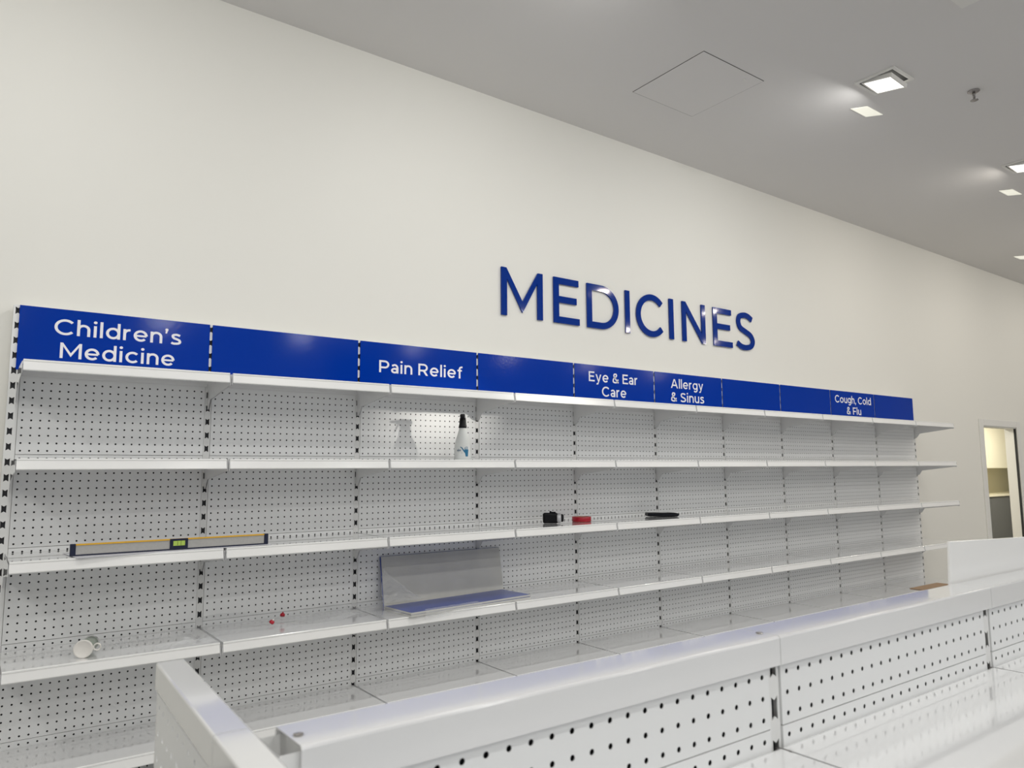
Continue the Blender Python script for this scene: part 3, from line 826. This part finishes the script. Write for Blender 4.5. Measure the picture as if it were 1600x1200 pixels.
add_box(bm, -0.003, 0.001, -0.046, -0.034, -0.003, 0.013)
obj('ring_pull', bm, M_CAPW, cp)

# cardboard sheet far along the bottom shelf
bm = bmesh.new(); add_box(bm, 8.0, 8.62, -0.448, -0.31, SHELF_Z[4]+0.0006, SHELF_Z[4]+0.006)
tag(obj('cardboard_sheet', bm, M_CARD), 'brown cardboard sheet lying on the bottom shelf at the far right', 'cardboard')

# ------------------------------------------------------------------ low gondola run in the foreground
GH = 1.172; GYF, GYB = -3.485, -3.397
PY = -3.470
GX0 = 0.162
def run_cap(x0, x1):
    bm = bmesh.new()
    th = 0.0015; side = 0.051; r = 0.004
    o = [(GYF, GH-side), (GYF, GH-r), (GYF+r*0.3, GH-r*0.3), (GYF+r, GH), (GYB-r, GH-0.0010), (GYB-r*0.3, GH-0.0010-r*0.3), (GYB, GH-r-0.0010), (GYB, GH-side)]
    i = [(GYB-th, GH-side), (GYB-th, GH-r-th-0.0010), (GYB-r, GH-th-0.0010), (GYF+r, GH-th), (GYF+th, GH-r-th), (GYF+th, GH-side)]
    add_prism(bm, o+i, 'x', x0, x1)
    return bm
GS = [1.116 - 0.0745*i for i in range(16)]
GPOST = post_mesh('upright', -0.0155, 0.0155, FLOOR, 1.152, GS, 0.058, sw=0.0095, sh=0.021, open_top=True)
GPOST0 = post_mesh('upright', -0.0155, 0.0155, FLOOR, 1.165, GS, 0.068, sw=0.0095, sh=0.021, open_top=True)
run_lab = ['white low gondola bay nearest the camera, beside the end unit', 'white low gondola bay in the middle of the foreground run', 'white low gondola bay cut off by the right edge']
BX = 1.0575
# shelf of the run, towards the camera
SZ = 0.975
for k in range(3):
    xa = BX + (k-1)*0.9; xb = xa + 0.9
    t = thing('gondola_bay', run_lab[k], 'shelving', (xa, -3.44, FLOOR), group='low gondola run')
    off = (-xa, 3.44, -FLOOR)
    capx0 = GX0 if k == 0 else xa + 0.0009
    cp = obj('top_cap', run_cap(capx0, xb-0.0009), M_WHITE, t, off)
    if k == 0:
        bm = bmesh.new(); add_lathe(bm, [(0.006, GH+0.0002), (0.006, GH+0.0012), (0.003, GH+0.0016)], 14, Matrix.Translation((capx0+0.010, -3.447, 0)))
        obj('screw', bm, M_STEEL, cp)
    if k == 0:
        bm = bmesh.new(); add_lathe(bm, [(0.006, GH+0.0002), (0.006, GH+0.0012), (0.003, GH+0.0016)], 14, Matrix.Translation((xb-0.008, -3.447, 0)))
        obj('screw', bm, M_STEEL, cp)
    link('upright', GPOST0 if k == 0 else GPOST, t, (0.0 if k else -0.003, PY+0.003+3.44 - (0.0 if k else 0.012), -FLOOR))
    if k == 2: link('upright', GPOST, t, (0.9, PY+0.003+3.44, -FLOOR))
    # panels: three rows above the seam, then full panels
    x_p = 0.01875
    seam = 1.0085
    link('back_panel', PEG3, t, (x_p, PY+3.44, seam-FLOOR))
    zt = seam
    for q in range(2):
        link('back_panel', PEG, t, (x_p, PY+3.44, zt-PH-FLOOR)); zt -= PH
    bm = bmesh.new(); add_box(bm, x_p, x_p+0.8625, PY+3.44+0.052, PY+3.44+0.062, 0.05, GH-FLOOR-0.06)
    obj('rear_panel', bm, M_PEG, t)
    s = thing  # noqa
    bm = bmesh.new()
    add_box(bm, xa+0.0035, xb-0.0035, -3.905, PY-0.010, SZ-0.0015, SZ)
    add_prism(bm, [(PY-0.010, SZ), (PY-0.006, SZ-0.0008), (PY-0.004, SZ-0.004), (PY-0.004, SZ-0.028), (PY-0.0055, SZ-0.028), (PY-0.0055, SZ-0.005), (PY-0.010, SZ-0.0015)], 'x', xa+0.0035, xb-0.0035)
    add_prism(bm, [(-3.905, SZ), (-3.908, SZ-0.002), (-3.908, SZ-0.045), (-3.906, SZ-0.045), (-3.906, SZ-0.002), (-3.905, SZ-0.0015)], 'x', xa+0.0035, xb-0.0035)
    add_box(bm, xa+0.0035, xa+0.005, -3.905, PY-0.010, SZ-0.026, SZ-0.0015); add_box(bm, xb-0.005, xb-0.0035, -3.905, PY-0.010, SZ-0.026, SZ-0.0015)
    sh = obj('shelf', bm, M_WHITE, t, off)
    for bx_ in (xa+0.0008, xb-0.0028):
        bm = bmesh.new()
        add_prism(bm, [(-3.90, SZ-0.006), (-3.90, SZ-0.05), (PY-0.06, SZ-0.10), (PY-0.02, SZ-0.15), (PY+0.004, SZ-0.15), (PY+0.004, SZ-0.0005), (PY-0.026, SZ-0.0005), (PY-0.03, SZ-0.006)], 'x', bx_, bx_+0.002)
        obj('bracket', bm, M_STEEL, sh)
    # rear-side shelf
    bm = bmesh.new(); add_box(bm, xa+0.0035, xb-0.0035, -3.405, -2.99, SZ-0.0015, SZ); add_box(bm, xa+0.0035, xb-0.0035, -2.99, -2.988, SZ-0.045, SZ)
    obj('shelf', bm, M_WHITE, t, off)
# open end of the run: inner end piece under the cap
# white board leaning behind the run
bm = box_mesh(0, 0.905, 0, 0.006, 0, 0.302, bevel=0.0006, segs=1)
tag(obj('blank_board', bm, M_LIP, None, (1.968, -3.375, SZ+0.001), (math.radians(2), math.radians(1.9), 0)), 'large blank white board standing behind the foreground gondola run', 'board')

# end unit of the run, across its left end
e = thing('gondola_end_bay', 'white low end unit standing across the left end of the foreground run', 'shelving', (0.1275, -2.99, FLOOR), (0, 0, math.radians(-2.0)), group=None)
# local frame: x to the right (across), y = 0 at the far end, negative towards the camera
EW = 0.043
ez = GH - FLOOR
def loc_box(*b, bev=0.0): return box_mesh(*b, bevel=bev, segs=2)
def end_cap_piece(y0, y1):
    bm = bmesh.new(); th = 0.0015; side = 0.040; r = 0.003; a, b = -EW/2, EW/2
    o = [(a, ez-side), (a, ez-r), (a+r*0.3, ez-r*0.3), (a+r, ez), (b-r, ez), (b-r*0.3, ez-r*0.3), (b, ez-r), (b, ez-side)]
    i = [(b-th, ez-side), (b-th, ez-r-th), (b-r, ez-th), (a+r, ez-th), (a+th, ez-r-th), (a+th, ez-side)]
    add_prism(bm, o+i, 'y', y0, y1)
    return bm
obj('top_cap', end_cap_piece(-0.3975, 0.0), M_WHITE, e)
obj('top_cap', end_cap_piece(-0.905, -0.3995), M_WHITE, e)
EPOST = post_mesh('upright', -0.0155, 0.0155, 0.0, ez-0.003, [z-FLOOR for z in GS if z < GH-0.03], 0.036, sw=0.0095, sh=0.020)
for y in (-0.017, -0.888):
    link('upright', EPOST, e, (-EW/2+0.003, y, 0), (0, 0, math.radians(-90)))
zt = ez - 0.042
for q in range(2):
    link('back_panel', PEG_OPEN, e, (-EW/2+0.001, -0.02, zt-PH), (0, 0, math.radians(-90))); zt -= PH
link('back_panel', PEG9, e, (-EW/2+0.001, -0.02, zt-9*RP), (0, 0, math.radians(-90)))
